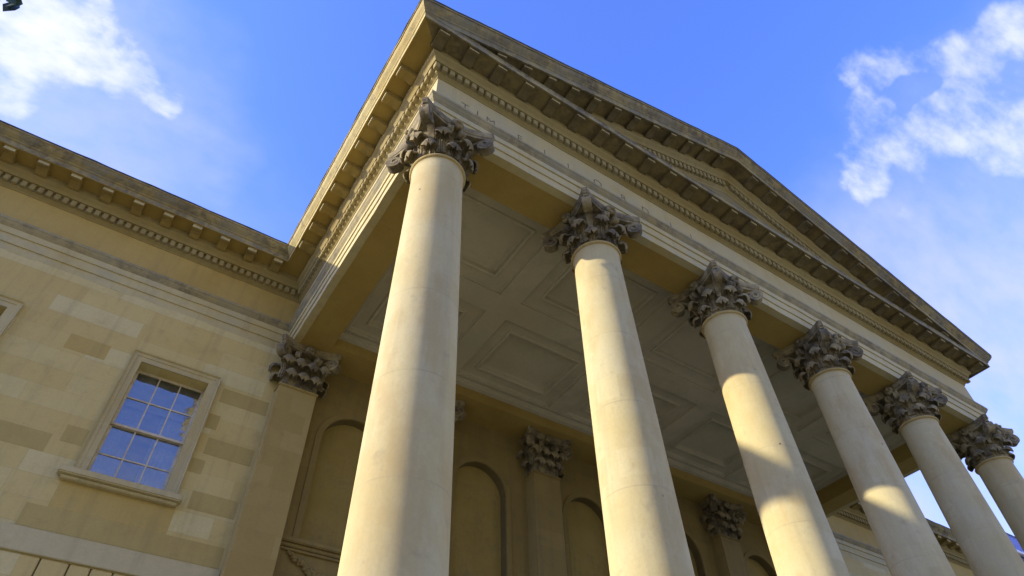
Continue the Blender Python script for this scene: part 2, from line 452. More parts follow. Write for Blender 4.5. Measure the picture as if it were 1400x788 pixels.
ARCH = [(0.36, 0.93), (0.36, 1.125), (0.385, 1.13), (0.385, 1.335), (0.41, 1.34), (0.41, 1.48), (0.20, 1.48), (0.20, 0.93)]
CROWN = [(0.20, 1.483), (0.415, 1.483), (0.425, 1.50), (0.45, 1.53), (0.475, 1.58), (0.49, 1.595), (0.49, 1.65), (0.20, 1.658)]
FRZ = [(0.36, 1.66), (0.36, 2.455), (0.20, 2.455), (0.20, 1.66)]
BED = [(0.36, 2.457), (0.375, 2.46), (0.385, 2.48), (0.43, 2.51), (0.44, 2.515), (0.44, 2.695), (0.535, 2.70), (0.54, 2.72), (0.565, 2.77), (0.61, 2.81), (0.625, 2.83), (0.625, 2.985), (0.20, 2.985), (0.20, 2.457)]
COR = [(0.20, 2.988), (0.985, 2.988), (0.99, 2.955), (1.025, 2.955), (1.025, 3.085), (1.04, 3.10)]
CYMA = [(1.05, 3.105), (1.055, 3.13), (1.085, 3.16), (1.125, 3.20), (1.15, 3.245), (1.155, 3.265), (1.175, 3.27), (1.175, 3.32)]
COR_FULL = COR + CYMA + [(0.20, 3.34)]
COR_FLAT = COR + [(1.04, 3.115), (0.20, 3.16)]

def mitre(path, i, sgn=1):
    """offset vector (per unit of o) at vertex i of a polyline; outward = right of travel * sgn"""
    def nrm(a, b):
        d = (Vector(b) - Vector(a)).normalized()
        return Vector((d.y, -d.x)) * sgn
    if i == 0: return nrm(path[0], path[1])
    if i == len(path) - 1: return nrm(path[-2], path[-1])
    a = nrm(path[i - 1], path[i]); b = nrm(path[i], path[i + 1])
    return (a + b) / (1 + a.dot(b))

PATH = [(XL, 15.0), (XL, W), (0.0, W), (0.0, 0.0), (16.0, 0.0), (16.0, W), (46.0, W), (46.0, 15.0)]
PV = [Vector(p) for p in PATH]
def runs(i):
    # travelling this path the outside lies to the left of travel or to the right; test with the front run
    s = 1
    return PATH[i], PATH[i + 1], mitre(PV, i, s), mitre(PV, i + 1, s)
for _i in (3,):
    n_ = mitre(PV, _i)
assert runs(3)[2].y < 0

def roughen(bm, amp, sc, seed=0.0):
    for v_ in bm.verts:
        n_ = noise.noise_vector(v_.co * sc + Vector((seed, seed * 1.7, 0)))
        v_.co += n_ * amp

def profile_run(prof, idxs, step=None):
    bm = bmesh.new()
    for i in idxs:
        seg_prism(bm, prof, *runs(i), step=0.22)
    roughen(bm, 0.007, 1.7, 3.0); roughen(bm, 0.005, 6.0, 8.0)
    return bm

def dentils(bm, i, lo, hi, prof_o=(0.44, 0.525), z=(2.53, 2.685), pitch=DP, width=0.098):
    """dentil blocks on run i, positions along its own axis"""
    p0, p1, _, _ = runs(i)
    d = (Vector(p1) - Vector(p0)).normalized(); n = Vector((d.y, -d.x))
    ax = 0 if abs(d.x) > 0.5 else 1
    k = math.ceil(lo / pitch)
    while k * pitch <= hi:
        c_ = k * pitch
        if ax == 0:
            y0 = p0[1] + n.y * (prof_o[0] - 0.02); y1 = p0[1] + n.y * prof_o[1]
            bevel_box(bm, c_ - width / 2, c_ + width / 2, min(y0, y1), max(y0, y1), z[0], z[1], 0.012, 1)
        else:
            x0 = p0[0] + n.x * (prof_o[0] - 0.02); x1 = p0[0] + n.x * prof_o[1]
            bevel_box(bm, min(x0, x1), max(x0, x1), c_ - width / 2, c_ + width / 2, z[0], z[1], 0.012, 1)
        k += 1

# one modillion, projecting towards -y from y = 0 (the face of the modillion band) under z = 0 (the soffit)
def modillion_bm(shear=0.0):
    bm = bmesh.new()
    w = 0.105
    side = [(0.0, 0.0), (0.345, 0.0), (0.345, -0.03), (0.347, -0.035), (0.347, -0.112), (0.325, -0.122), (0.29, -0.118), (0.22, -0.10), (0.14, -0.115),
            (0.07, -0.145), (0.03, -0.15), (0.0, -0.14)]
    prev = None
    for sx_ in (-w, w):
        row = [bm.verts.new((sx_, -a, b + shear * sx_)) for a, b in side]
        if prev:
            n = len(row)
            for i in range(n):
                bm.faces.new((prev[i], prev[(i + 1) % n], row[(i + 1) % n], row[i]))
            bm.faces.new(list(reversed(prev))); bm.faces.new(row)
        prev = row
    # cap moulding of the bracket
    bmesh.ops.bevel(bm, geom=[e for e in bm.edges if abs(e.verts[0].co.x - e.verts[1].co.x) < 1e-6], offset=0.008, segments=1, affect='EDGES')
    t = bmesh.new(); add_box(t, -w - 0.02, w + 0.02, -0.352, -0.0, -0.028, -0.004)
    for v in t.verts: v.co.z += shear * v.co.x
    me = bpy.data.meshes.new('t'); t.to_mesh(me); t.free(); bm.from_mesh(me); bpy.data.meshes.remove(me)
    bmesh.ops.recalc_face_normals(bm, faces=bm.faces)
    for f_ in bm.faces:
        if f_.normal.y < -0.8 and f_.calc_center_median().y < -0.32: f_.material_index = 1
    return bm
def mod_mesh(shear=0.0, mat='modil'):
    bm = modillion_bm(0.0)
    for v_ in bm.verts:
        if mat == 'modil': v_.co.z *= 0.72
        v_.co.z += shear * v_.co.x
    me = bpy.data.meshes.new('modillion'); bm.to_mesh(me); bm.free()
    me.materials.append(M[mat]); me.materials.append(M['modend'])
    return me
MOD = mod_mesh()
MODL = mod_mesh(0.0, 'modlight')
def place_mod(me, parent, x, y, z, rot):
    o = bpy.data.objects.new('modillion', me); COL.objects.link(o)
    o.parent = parent
    o.location = Vector((x, y, z + Z0)) - wloc(parent)
    o.rotation_euler = (0, 0, rot)
    return o

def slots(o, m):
    """downward faces of a cornice get their own stone"""
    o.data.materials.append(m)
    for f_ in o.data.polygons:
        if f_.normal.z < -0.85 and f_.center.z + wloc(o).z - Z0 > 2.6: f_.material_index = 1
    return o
# ------------------------------------------------------------------ ground
def sheet(x0, x1, y0, y1, z):
    bm = bmesh.new()
    bm.faces.new([bm.verts.new(p) for p in ((x0, y0, z), (x1, y0, z), (x1, y1, z), (x0, y1, z))])
    return bm
tag(obj('ground', sheet(-1500, 1500, -1500, 1500, GR), M['ground']), kind='structure')

steps = thing('entrance_steps', 'broad stone steps rising from the forecourt to the portico floor', 'steps', (8, -0.5, 0))
bm = bmesh.new(); add_box(bm, -1.0, 17.0, -0.95, W + 0.3, GR + 0.002, PLAT)
obj('portico_floor', bm, M['step'], steps)
for k in range(1, 9):
    zt = PLAT - k * (PLAT - GR) / 9
    box_obj('step', (-1.0 - 0.3 * k, 17.0 + 0.3 * k, -0.95 - 0.3 * k, -0.95 - 0.3 * (k - 1), GR + 0.002, zt), M['step'], steps, bev=0.012)

# ------------------------------------------------------------------ wings
def wall_with_holes(bm, x0, x1, z0, z1, y, holes, depth):
    xs = sorted(set([x0, x1] + [h[0] for h in holes] + [h[1] for h in holes]))
    zs = sorted(set([z0, z1] + [h[2] for h in holes] + [h[3] for h in holes]))
    V = {}
    def v(x, z, yy):
        k = (round(x, 4), round(z, 4), yy)
        if k not in V: V[k] = bm.verts.new((x, yy, z))
        return V[k]
    for a, b in zip(xs, xs[1:]):
        for c, d in zip(zs, zs[1:]):
            mx, mz = (a + b) / 2, (c + d) / 2
            if any(h[0] < mx < h[1] and h[2] < mz < h[3] for h in holes): continue
            bm.faces.new((v(a, c, y), v(b, c, y), v(b, d, y), v(a, d, y)))
    for h in holes:
        for (ax, az), (bx, bz) in (((h[0], h[2]), (h[1], h[2])), ((h[1], h[2]), (h[1], h[3])), ((h[1], h[3]), (h[0], h[3])), ((h[0], h[3]), (h[0], h[2]))):
            bm.faces.new((v(ax, az, y), v(bx, bz, y), v(bx, bz, y + depth), v(ax, az, y + depth)))

def sash_window(wing, x0, x1, z0, z1, label=None):
    """opening x0..x1, z0..z1 in the wing wall"""
    win = bpy.data.objects.new('sash_window', None); COL.objects.link(win)
    win.parent = wing; win.location = Vector(((x0 + x1) / 2, WALL, z0 + Z0)) - wloc(wing)
    if label: win['label'] = label
    y = WALL
    fw = 0.185
    bm = bmesh.new()                     # moulded stone surround, mitred
    prof = [(0.0, 0.0), (0.0, 0.035), (0.10, 0.035), (0.105, 0.05), (0.165, 0.05), (0.175, 0.075), (fw, 0.085), (fw, 0.0)]
    loop = [(x0, z0, -1, 0), (x0, z1, -1, 1), (x1, z1, 1, 1), (x1, z0, 1, 0)]
    rows = [[bm.verts.new((px + dx * a, y - b, pz + dz * a)) for a, b in prof] for px, pz, dx, dz in loop]
    for r0, r1 in zip(rows, rows[1:]):
        for i in range(len(prof) - 1):
            bm.faces.new((r0[i], r0[i + 1], r1[i + 1], r1[i]))
    obj('surround', bm, M['trim'], win)
    bm = bmesh.new()
    bevel_box(bm, x0 - 0.36, x1 + 0.29, y - 0.20, y - 0.002, z0 - 0.125, z0 - 0.004, 0.018)
    bevel_box(bm, x0 - 0.30, x1 + 0.24, y - 0.12, y - 0.003, z0 - 0.18, z0 - 0.127, 0.012)
    obj('sill', bm, M['trim'], win)
    yg = y + 0.27
    wx = x1 - x0
    zm = z0 + (z1 - z0) * 0.495
    st = 0.045
    for nm, za, zb, yy in (('upper_sash', zm - 0.02, z1, yg), ('lower_sash', z0, zm + 0.02, yg + 0.045)):
        bm = bmesh.new()
        add_box(bm, x0, x0 + st, yy, yy + 0.04, za, zb); add_box(bm, x1 - st, x1, yy, yy + 0.04, za, zb)
        add_box(bm, x0 + st, x1 - st, yy, yy + 0.04, zb - st, zb); add_box(bm, x0 + st, x1 - st, yy, yy + 0.04, za, za + st)
        iw = (wx - 2 * st); ih = zb - za - 2 * st
        for k in (1, 2):
            xc = x0 + st + iw * k / 3
            add_box(bm, xc - 0.012, xc + 0.012, yy + 0.004, yy + 0.036, za + st, zb - st)
        zc = za + st + ih / 2
        for k in range(3):
            xa = x0 + st + iw * k / 3 + (0.012 if k else 0); xb = x0 + st + iw * (k + 1) / 3 - (0.012 if k < 2 else 0)
            add_box(bm, xa, xb, yy + 0.006, yy + 0.034, zc - 0.012, zc + 0.012)
        obj(nm, bm, M['paint'], win)
        rnd = random.Random(int(x0 * 100) + int(za * 50))
        bm = bmesh.new()                 # six slightly tilted old panes in one sheet of glazing
        for i in range(3):
            for j in range(2):
                a = x0 + st + iw * i / 3; b = x0 + st + iw * (i + 1) / 3
                c = za + st + ih * j / 2; d = za + st + ih * (j + 1) / 2
                t1, t2 = rnd.uniform(-.003, .003), rnd.uniform(-.003, .003)
                bm.faces.new([bm.verts.new(p) for p in ((a, yy + .022 - t1 - t2, c), (b, yy + .022 + t1 - t2, c), (b, yy + .022 + t1 + t2, d), (a, yy + .022 - t1 + t2, d))])
        obj('glazing', bm, M['glass'], win, recalc=False)
    box_obj('dark_room', (x0 - 0.3, x1 + 0.3, y + 1.10, y + 1.14, z0 - 0.3, z1 + 0.3), M['blind'], win)
    bm = bmesh.new()                     # gathered pale cloth added inside, standing in for reflections on the panes
    rr = random.Random(int(abs(x0) * 10)); n_ = 26
    for j in range(2):
        zs_ = (z0 - 0.02, z0 + (z1 - z0) * (0.60 if j == 0 else 0.52))
        xa_, xb_ = (x0 - .02, x0 + wx * 0.36) if j == 0 else (x0 + wx * 0.60, x1 + .02)
        pr = None
        for q in range(n_ + 1):
            xq = xa_ + (xb_ - xa_) * q / n_; yq = y + 0.50 + 0.018 * math.sin(q * 1.9 + j) + rr.uniform(-.004, .004)
            row = [bm.verts.new((xq, yq, z0 - .02)), bm.verts.new((xq, yq, z1 - 0.02))]
            if pr: bm.faces.new((pr[0], row[0], row[1], pr[1]))
            pr = row
    obj('added_curtain', bm, M['cloth'], win, smooth=1.5)
    box_obj('added_roller_blind', (x0, x1, y + 0.40, y + 0.405, z1 - (z1 - z0) * 0.30, z1), M['cloth'], win)  # added pale sheet, standing in for reflections on the upper panes
    return win

def wing(name, label, x0, x1, sidx, holes, end):
    wg = thing(name, label, 'building', ((x0 + x1) / 2, 10.0, 0))
    bm = bmesh.new()
    wall_with_holes(bm, x0, x1, -4.3, 0.95, WALL, holes, 0.40)
    obj('ashlar_wall', bm, M['ashlar'], wg)
    xe = x0 if end < 0 else x1
    bm = bmesh.new()
    bm.faces.new([bm.verts.new(p) for p in ((xe, WALL, GR), (xe, 15, GR), (xe, 15, 0.95), (xe, WALL, 0.95))])
    bm.faces.new([bm.verts.new(p) for p in ((x0, 15, GR), (x1, 15, GR), (x1, 15, 3.2), (x0, 15, 3.2))])
    obj('end_wall', bm, M['ashlary'], wg)
    obj('architrave', profile_run(ARCH, sidx), M['architrave'], wg)
    obj('architrave_crown', profile_run(CROWN, sidx), M['crown'], wg)
    obj('frieze', profile_run(FRZ, sidx), M['wfrieze'], wg)
    bd = obj('bed_moulding', profile_run(BED, sidx), M['bed'], wg)
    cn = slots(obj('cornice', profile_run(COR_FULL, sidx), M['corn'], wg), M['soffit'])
    return wg, bd, cn

WIN = [(-2.865, -1.60, -2.90, -0.49), (-6.48, -5.215, -2.74, -0.29), (-10.1, -8.9, -2.74, -0.29)]
wl, bdl, cnl = wing('stone_wing', 'ochre ashlar wing with a sash window, left of the columns', XL - 0.36, -0.02, (0, 1), WIN, -1)
bm = bmesh.new(); dentils(bm, 1, XL - 0.4, -0.56); obj('dentil_band', bm, M['dent'], bdl)
k = -2
while k * P - 0.0 > XL - 0.75:
    place_mod(MODL, cnl, k * P + 0.01, W - 0.625, 2.988, 0); k -= 1
for kk in range(12):
    place_mod(MODL, cnl, XL - 0.625, W + kk * P, 2.988, -math.pi / 2)
labs = ['sash window with twelve panes, nearest the portico', 'sash window at the left edge of the photo', None]
for h, lb in zip(WIN, labs):
    sash_window(wl, *h, label=lb)
# lead capping along the top of the cornice
def lead_run(i):
    bm = bmesh.new(); seg_prism(bm, [(1.19, 3.322), (1.19, 3.342), (0.2, 3.375), (0.2, 3.345)], *runs(i), step=0.3); roughen(bm, 0.016, 2.3); roughen(bm, 0.008, 7.0); return bm
obj('lead_capping', lead_run(1), M['lead'], wl)
# pale string course and rusticated ground storey
bm = bmesh.new(); bevel_box(bm, XL - 0.42, -0.335, WALL - 0.06, WALL + 0.1, -4.285, -3.93, 0.008)
obj('string_course', bm, M['band'], wl)
bm = bmesh.new()
rnd = random.Random(5)
xs_top = [-11.26, -10.5, -9.7, -8.9, -8.4, -8.0, -7.6, -7.1, -6.4, -5.5, -4.7, -3.95, -3.42, -2.86, -2.47, -2.17, -1.86, -1.45, -0.9, -0.322]
tops = [(-4.75, -4.305)]
for a, b in zip(xs_top, xs_top[1:]):
    bevel_box(bm, a + 0.010, b - 0.010, WALL - 0.03, WALL + 0.2, -4.78, -4.306, 0.014, 1)
z = -4.80
while z > GR + 0.3:
    a = XL - 0.36
    while a < -0.36:
        b = min(a + rnd.uniform(0.75, 1.15), -0.322)
        if -0.322 - b < 0.25: b = -0.322
        bevel_box(bm, a + 0.010, b - 0.010, WALL - 0.03, WALL + 0.2, z - 0.46, z - 0.012, 0.014, 1)
        a = b
    z -= 0.48
obj('rusticated_base', bm, M['ashlar'], wl)
# older brown blocks left in the wall, and the ochre apron under the window
for (a, b, c, d) in ((-1.30, -0.37, -0.79, -0.46), (-1.24, -0.37, -1.95, -1.60), (-1.18, -0.37, -3.02, -2.68), (-4.75, -3.56, -2.70, -2.36),
                     (-3.43, -3.09, -2.44, -2.12), (-1.385, -1.17, -1.42, -1.10), (-3.40, -0.37, -3.90, -3.54), (-1.385, -1.15, -2.36, -2.08)):
    box_obj('brown_block', (a, b, WALL - 0.003, WALL + 0.05, c, d), M['oldblock'], wl, bev=0.002)
for (a, b, c, d) in ((-4.13, -3.44, -0.70, -0.36), (-3.12, -1.34, -3.535, -3.06)):
    box_obj('ochre_block', (a, b, WALL - 0.003, WALL + 0.05, c, d), M['ochreblock'], wl, bev=0.002)
box_obj('base_core', (XL - 0.33, 0.0, WALL + 0.03, WALL + 0.5, GR, -4.30), M['back'], wl)
bm = bmesh.new()
bm.faces.new([bm.verts.new(p) for p in ((XL + 0.2, W, 3.35), (-0.2, W, 3.35), (-0.2, 15, 3.36), (XL + 0.2, 15, 3.36))])
obj('roof', bm, M['lead'], wl)

WINR = [(19.5, 20.74, -2.87, -0.425), (23.5, 24.74, -2.87, -0.425), (27.5, 28.74, -2.87, -0.425)]
wr, bdr, cnr = wing('stone_wing', 'shadowed stone wing glimpsed between the columns at right', 16.38, 46 + 0.36, (5, 6), WINR, 1)
bm = bmesh.new(); dentils(bm, 5, 16.56, 45.0); obj('dentil_band', bm, M['dent'], bdr)
k = 0
while 16.0 + (k + 2) * P < 44:
    place_mod(MODL, cnr, 16.0 + (k + 2) * P, W - 0.625, 2.988, 0); k += 1
for h in WINR: sash_window(wr, *h)
obj('lead_capping', lead_run(5), M['lead'], wr)
box_obj('ground_storey_wall', (16.0, 46.35, WALL, WALL + 0.3, GR, -4.30), M['ashlar'], wr)

# low blue-grey roof seen above the right wing's parapet
rf = thing('mansard_roof', 'blue grey metal roof slope with a white gutter above the farther wing', 'roof', (42, 9, Z0 + 3.4))
RX0, RX1 = 34.3, 52.0
bm = bmesh.new()
v = [bm.verts.new(p) for p in ((RX0, 6.9, 5.20), (RX1, 6.9, 5.20), (RX1, 9.0, 8.62), (RX0 + 5.0, 9.0, 8.62), (RX0, 14, 5.20), (RX1, 14, 5.20), (RX0 + 5.0, 11.9, 8.62), (RX1, 11.9, 8.62))]
bm.faces.new((v[0], v[1], v[2], v[3])); bm.faces.new((v[0], v[3], v[6], v[4])); bm.faces.new((v[4], v[6], v[7], v[5])); bm.faces.new((v[3], v[2], v[7], v[6]))
for k in range(1, 26):                      # standing seams up the slope
    x = RX0 + k * 0.6
    q0 = min(1.0, max(0.0, (x - RX0) / 5.0))
    limb_top = 5.20 + 3.42 * q0; yt = 6.9 + 2.1 * q0
    vs = [bm.verts.new(p) for p in ((x - .015, 6.9, 5.20), (x + .015, 6.9, 5.20), (x + .015, yt, limb_top), (x - .015, yt, limb_top),
                                    (x - .015, 6.87, 5.22), (x + .015, 6.87, 5.22), (x + .015, yt - .03, limb_top + .02), (x - .015, yt - .03, limb_top + .02))]
    for f4 in ((0, 3, 7, 4), (1, 5, 6, 2), (4, 7, 6, 5)): bm.faces.new([vs[i] for i in f4])
obj('roof_slope', bm, M['slate'], rf)
box_obj('ridge', (RX0 + 5.0, RX1, 8.95, 9.06, 8.60, 8.72), M['lead'], rf, bev=0.02)
box_obj('gutter', (RX0 - 0.1, RX1, 6.74, 6.895, 5.02, 5.17), M['gutter'], rf, bev=0.02)
box_obj('attic_wall', (RX0 + 0.1, RX1, 6.95, 14, 3.38, 5.19), M['lead'], rf)

# ------------------------------------------------------------------ portico: back wall
bw = thing('portico_back_wall', 'deeply shaded stone wall with arched niches behind the columns', 'wall', (8, WALL, PLAT + Z0))
YB = 6.46
NT_Z = -0.86               # springing of the niche arches
NR = 0.70
SILL = -3.06
bm = bmesh.new()
def quad(*p): bm.faces.new([bm.verts.new(q) for q in p])
ZT = 1.6
for i in range(5):
    xa, xb = i * S, (i + 1) * S; xc = (xa + xb) / 2 - 0.04
    if i == 0: xa = -0.02
    if i == 4: xb = 16.02
    quad((xa, YB, PLAT), (xc - NR, YB, PLAT), (xc - NR, YB, ZT), (xa, YB, ZT))
    quad((xc + NR, YB, PLAT), (xb, YB, PLAT), (xb, YB, ZT), (xc + NR, YB, ZT))
    quad((xc - NR, YB, PLAT), (xc + NR, YB, PLAT), (xc + NR, YB, SILL), (xc - NR, YB, SILL))
    pts = [(xc - NR * math.cos(math.pi * j / 24), NT_Z + NR * math.sin(math.pi * j / 24)) for j in range(25)]
    for (ax, az), (bx, bz) in zip(pts, pts[1:]):
        quad((ax, YB, az), (bx, YB, bz), (bx, YB, ZT), (ax, YB, ZT))
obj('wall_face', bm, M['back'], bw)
for i in range(5):
    xc = (i + 0.5) * S - 0.04
    bm = bmesh.new()
    yb = YB + 0.22
    pts = [(xc - NR, SILL)] + [(xc - NR * math.cos(math.pi * j / 24), NT_Z + NR * math.sin(math.pi * j / 24)) for j in range(25)] + [(xc + NR, SILL)]
    back = [bm.verts.new((x, yb, z)) for x, z in pts]; front = [bm.verts.new((x, YB, z)) for x, z in pts]
    bm.faces.new(back)
    n = len(pts)
    for j in range(n): bm.faces.new((front[j], front[(j + 1) % n], back[(j + 1) % n], back[j]))
    nch = obj('niche', bm, [M['niche'], M['reveal_shade']], bw, recalc=False)
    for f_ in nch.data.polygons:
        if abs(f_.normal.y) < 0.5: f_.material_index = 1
    bm = bmesh.new()                       # thin archivolt ring
    r0, r1 = NR + 0.005, NR + 0.13
    prev = None
    for j in range(-1, 26):
        if j < 0: c0, c1_ = (xc - r0, SILL), (xc - r1, SILL)
        elif j > 24: c0, c1_ = (xc + r0, SILL), (xc + r1, SILL)
        else:
            ca, sa = math.cos(math.pi * j / 24), math.sin(math.pi * j / 24)
            c0 = (xc - r0 * ca, NT_Z + r0 * sa); c1_ = (xc - r1 * ca, NT_Z + r1 * sa)
        row = [bm.verts.new((c0[0], YB - 0.002, c0[1])), bm.verts.new((c0[0], YB - 0.035, c0[1])), bm.verts.new((c1_[0], YB - 0.028, c1_[1])), bm.verts.new((c1_[0], YB - 0.002, c1_[1]))]
        if prev:
            for q in range(3): bm.faces.new((prev[q], prev[q + 1], row[q + 1], row[q]))
        prev = row
    obj('archivolt', bm, M['back'], nch)
    # sill and carved festoon panel below
    xa = i * S + 0.48 + 0.02; xb = (i + 1) * S - 0.40 + 0.04
    bm = bmesh.new(); bevel_box(bm, xa, xb, YB - 0.13, YB - 0.003, -3.17, -3.075, 0.015); bevel_box(bm, xa, xb, YB - 0.07, YB - 0.004, -3.24, -3.172, 0.012)
    obj('niche_sill', bm, M['back'], bw)
    bm = bmesh.new()
    for (a, b, c, d) in ((xa + .03, xb - .03, -3.30, -3.25), (xa + .03, xb - .03, -3.92, -3.86), (xa + .03, xa + .09, -3.855, -3.305), (xb - .09, xb - .03, -3.855, -3.305)):
        bevel_box(bm, a, b, YB - 0.05, YB - 0.004, c, d, 0.012, 1)
    pn = obj('panel_frame', bm, M['back'], bw)
    bm = bmesh.new()
    rr = random.Random(i)
    for j in range(46):
        t_ = j / 45
        px = xa + 0.22 + (xb - xa - 0.44) * t_
        pz = -3.36 - 0.34 * math.sin(math.pi * t_)
        rd = 0.045 + 0.035 * math.sin(math.pi * t_)
        for q in range(3):
            mtx = Matrix.Translation((px + rr.uniform(-.03, .03), YB - 0.03 - rr.uniform(0, .03), pz + rr.uniform(-rd, rd))) @ Matrix.Diagonal((1, 0.8, 1, 1))
            bmesh.ops.create_icosphere(bm, subdivisions=1, radius=rd * rr.uniform(.45, .8), matrix=mtx)
    obj('festoon', bm, M['back'], pn, smooth=1.0)
box_obj('wall_core', (-0.02, 16.02, 6.75, 7.05, PLAT, 1.6), M['back'], bw)
bm = bmesh.new(); bevel_box(bm, 0.44, 15.56, 5.50, 5.70, 1.20, 1.352, 0.03, 3); obj('ceiling_moulding', bm, M['plaster'], bw)
# wall head under the ceiling
bm = bmesh.new(); bevel_box(bm, 0.44, 15.56, 5.66, YB + 0.3, 0.935, 1.50, 0.01); obj('wall_architrave', bm, M['soffit'], bw)

# ------------------------------------------------------------------ capital
def acanthus(bm, ang, r_base, z0, h, out, wid, tipdrop, thick=0.019, nu=13, nv=30):
    """one lobed leaf rising from the bell and curling over into a heavy rounded tip"""
    t = bmesh.new()
    P_ = []
    lean = 0.05
    rc = (out - r_base - lean) / 2
    for j in range(nv + 1):
        v = j / nv
        if v < 0.5:
            q = v / 0.5
            r = r_base + lean * q ** 2.2; z = z0 + h * q
            w = wid * (0.80 + 0.10 * math.sin(q * 9.5))
            drop = 0.045 * q
        else:
            q = (v - 0.5) / 0.5
            a = q * math.pi * 1.18
            r = r_base + lean + rc * (1 - math.cos(a)); z = z0 + h + rc * 0.75 * math.sin(a) - tipdrop * q * q
            w = wid * (0.80 + 0.55 * math.sin(math.pi * min(1.0, q * 0.9 + 0.12)) ** 0.7 + 0.05 * math.sin(q * 16))
            if q > 0.85: w *= 1 - 0.6 * ((q - 0.85) / 0.15)
            drop = 0.045 + 0.055 * math.sin(math.pi * min(1, q * 1.1))
        P_.append((r, z, w, drop, v))
    rows = []
    for r, z, w, drop, v in P_:
        row = []
        for i in range(nu):
            u = -1 + 2 * i / (nu - 1)
            flute = 0.017 * math.cos(u * math.pi * 5) * (1 if v < 0.6 else 0.5)
            edge = 1 + 0.17 * math.sin(v * 31 + 1.0) * u * u
            x = r + (flute - drop * u * u if v < 0.5 else -0.02 * u * u + flute * 0.5)
            zz = z - (0 if v < 0.5 else drop * u * u * 1.1)
            row.append(Vector((x, u * w * edge, zz)))
        rows.append(row)
    nr = []
    for j in range(nv + 1):
        rr_ = []
        for i in range(nu):
            du = rows[j][min(nu - 1, i + 1)] - rows[j][max(0, i - 1)]
            dv = rows[min(nv, j + 1)][i] - rows[max(0, j - 1)][i]
            rr_.append(du.cross(dv).normalized())
        nr.append(rr_)
    F = [[t.verts.new(p + n * thick * 0.5) for p, n in zip(a, b)] for a, b in zip(rows, nr)]
    B = [[t.verts.new(p - n * thick * 0.5) for p, n in zip(a, b)] for a, b in zip(rows, nr)]
    for j in range(nv):
        for i in range(nu - 1):
            t.faces.new((F[j][i], F[j][i + 1], F[j + 1][i + 1], F[j + 1][i]))
            t.faces.new((B[j][i], B[j + 1][i], B[j + 1][i + 1], B[j][i + 1]))
        t.faces.new((F[j][0], F[j + 1][0], B[j + 1][0], B[j][0])); t.faces.new((F[j][-1], B[j][-1], B[j + 1][-1], F[j + 1][-1]))
    for i in range(nu - 1):
        t.faces.new((F[0][i], B[0][i], B[0][i + 1], F[0][i + 1])); t.faces.new((F[-1][i], F[-1][i + 1], B[-1][i + 1], B[-1][i]))
    bmesh.ops.rotate(t, verts=t.verts, cent=(0, 0, 0), matrix=Matrix.Rotation(ang, 3, 'Z'))
    me = bpy.data.meshes.new('t'); t.to_mesh(me); t.free(); bm.from_mesh(me); bpy.data.meshes.remove(me)

def volute(bm, ang, r_in, r_c, zc, R, width, zstart):
    """strap from the bell up to a spiral scroll in the vertical plane at angle ang"""
    t = bmesh.new()
    path = []
    for j in range(9):
        q = j / 8
        r = r_in + (r_c - r_in) * (q ** 1.5); z = zstart + (zc + R - zstart) * (1 - (1 - q) ** 1.9)
        path.append((r, z, 0.030))
    n = 42
    for j in range(1, n + 1):
        q = j / n
        a = math.pi / 2 - q * 2 * math.pi * 1.9
        rad_ = R * (1 - 0.80 * q)
        path.append((r_c + rad_ * math.cos(a), zc + rad_ * math.sin(a), 0.030 - 0.010 * q))
    rows = []
    for j, (r, z, th) in enumerate(path):
        a = path[max(0, j - 1)]; b = path[min(len(path) - 1, j + 1)]
        d = Vector((b[0] - a[0], b[1] - a[1])).normalized(); nrm = Vector((-d.y, d.x))
        w = width * (0.55 + 0.45 * min(1, j / 9)) * (1 + 0.12 * j / len(path))
        rows.append([t.verts.new((r + nrm.x * s * th, u * w, z + nrm.y * s * th)) for s, u in ((1, -1), (1, -0.35), (0.55, 0), (1, 0.35), (1, 1), (-1, 1), (-1, -1))])
    for a, b in zip(rows, rows[1:]):
        for i in range(7):
            t.faces.new((a[i], a[(i + 1) % 7], b[(i + 1) % 7], b[i]))
    t.faces.new(rows[0]); t.faces.new(list(reversed(rows[-1])))
    # eye and web that closes the scroll's disc
    bmesh.ops.create_cone(t, cap_ends=True, segments=20, radius1=R * 0.93, radius2=R * 0.93, depth=width * 1.3,
                          matrix=Matrix.Translation((r_c, 0, zc)) @ Matrix.Rotation(math.pi / 2, 4, 'X'))
    bmesh.ops.create_uvsphere(t, u_segments=10, v_segments=8, radius=R * 0.34, matrix=Matrix.Translation((r_c, 0, zc)) @ Matrix.Diagonal((1, width * 3.4 / R, 1, 1)))
    bmesh.ops.rotate(t, verts=t.verts, cent=(0, 0, 0), matrix=Matrix.Rotation(ang, 3, 'Z'))
    me = bpy.data.meshes.new('t'); t.to_mesh(me); t.free(); bm.from_mesh(me); bpy.data.meshes.remove(me)

def abacus_bm(square=False, half=0.66):
    bm = bmesh.new()
    out = []
    cut = 0.075
    for s in range(4):
        a = Matrix.Rotation(s * math.pi / 2, 2)
        side = []
        for j in range(13):
            u = -1 + 2 * j / 12
            x = u * (half - cut * 0.5)
            y = -(half + cut * 0.3) + 0.155 * (1 - u * u)
            side.append(a @ Vector((x, y)))
        out += side
    lv = [(0.745, 0.94), (0.795, 0.945), (0.80, 0.97), (0.83, 0.985), (0.86, 1.0), (0.925, 1.0)]
    rows = [[bm.verts.new((p.x * f_, p.y * f_, z)) for p in out] for z, f_ in lv]
    n = len(out)
    for a, b in zip(rows, rows[1:]):
        for i in range(n): bm.faces.new((a[i], a[(i + 1) % n], b[(i + 1) % n], b[i]))
    bm.faces.new(list(reversed(rows[0]))); bm.faces.new(rows[-1])
    return bm

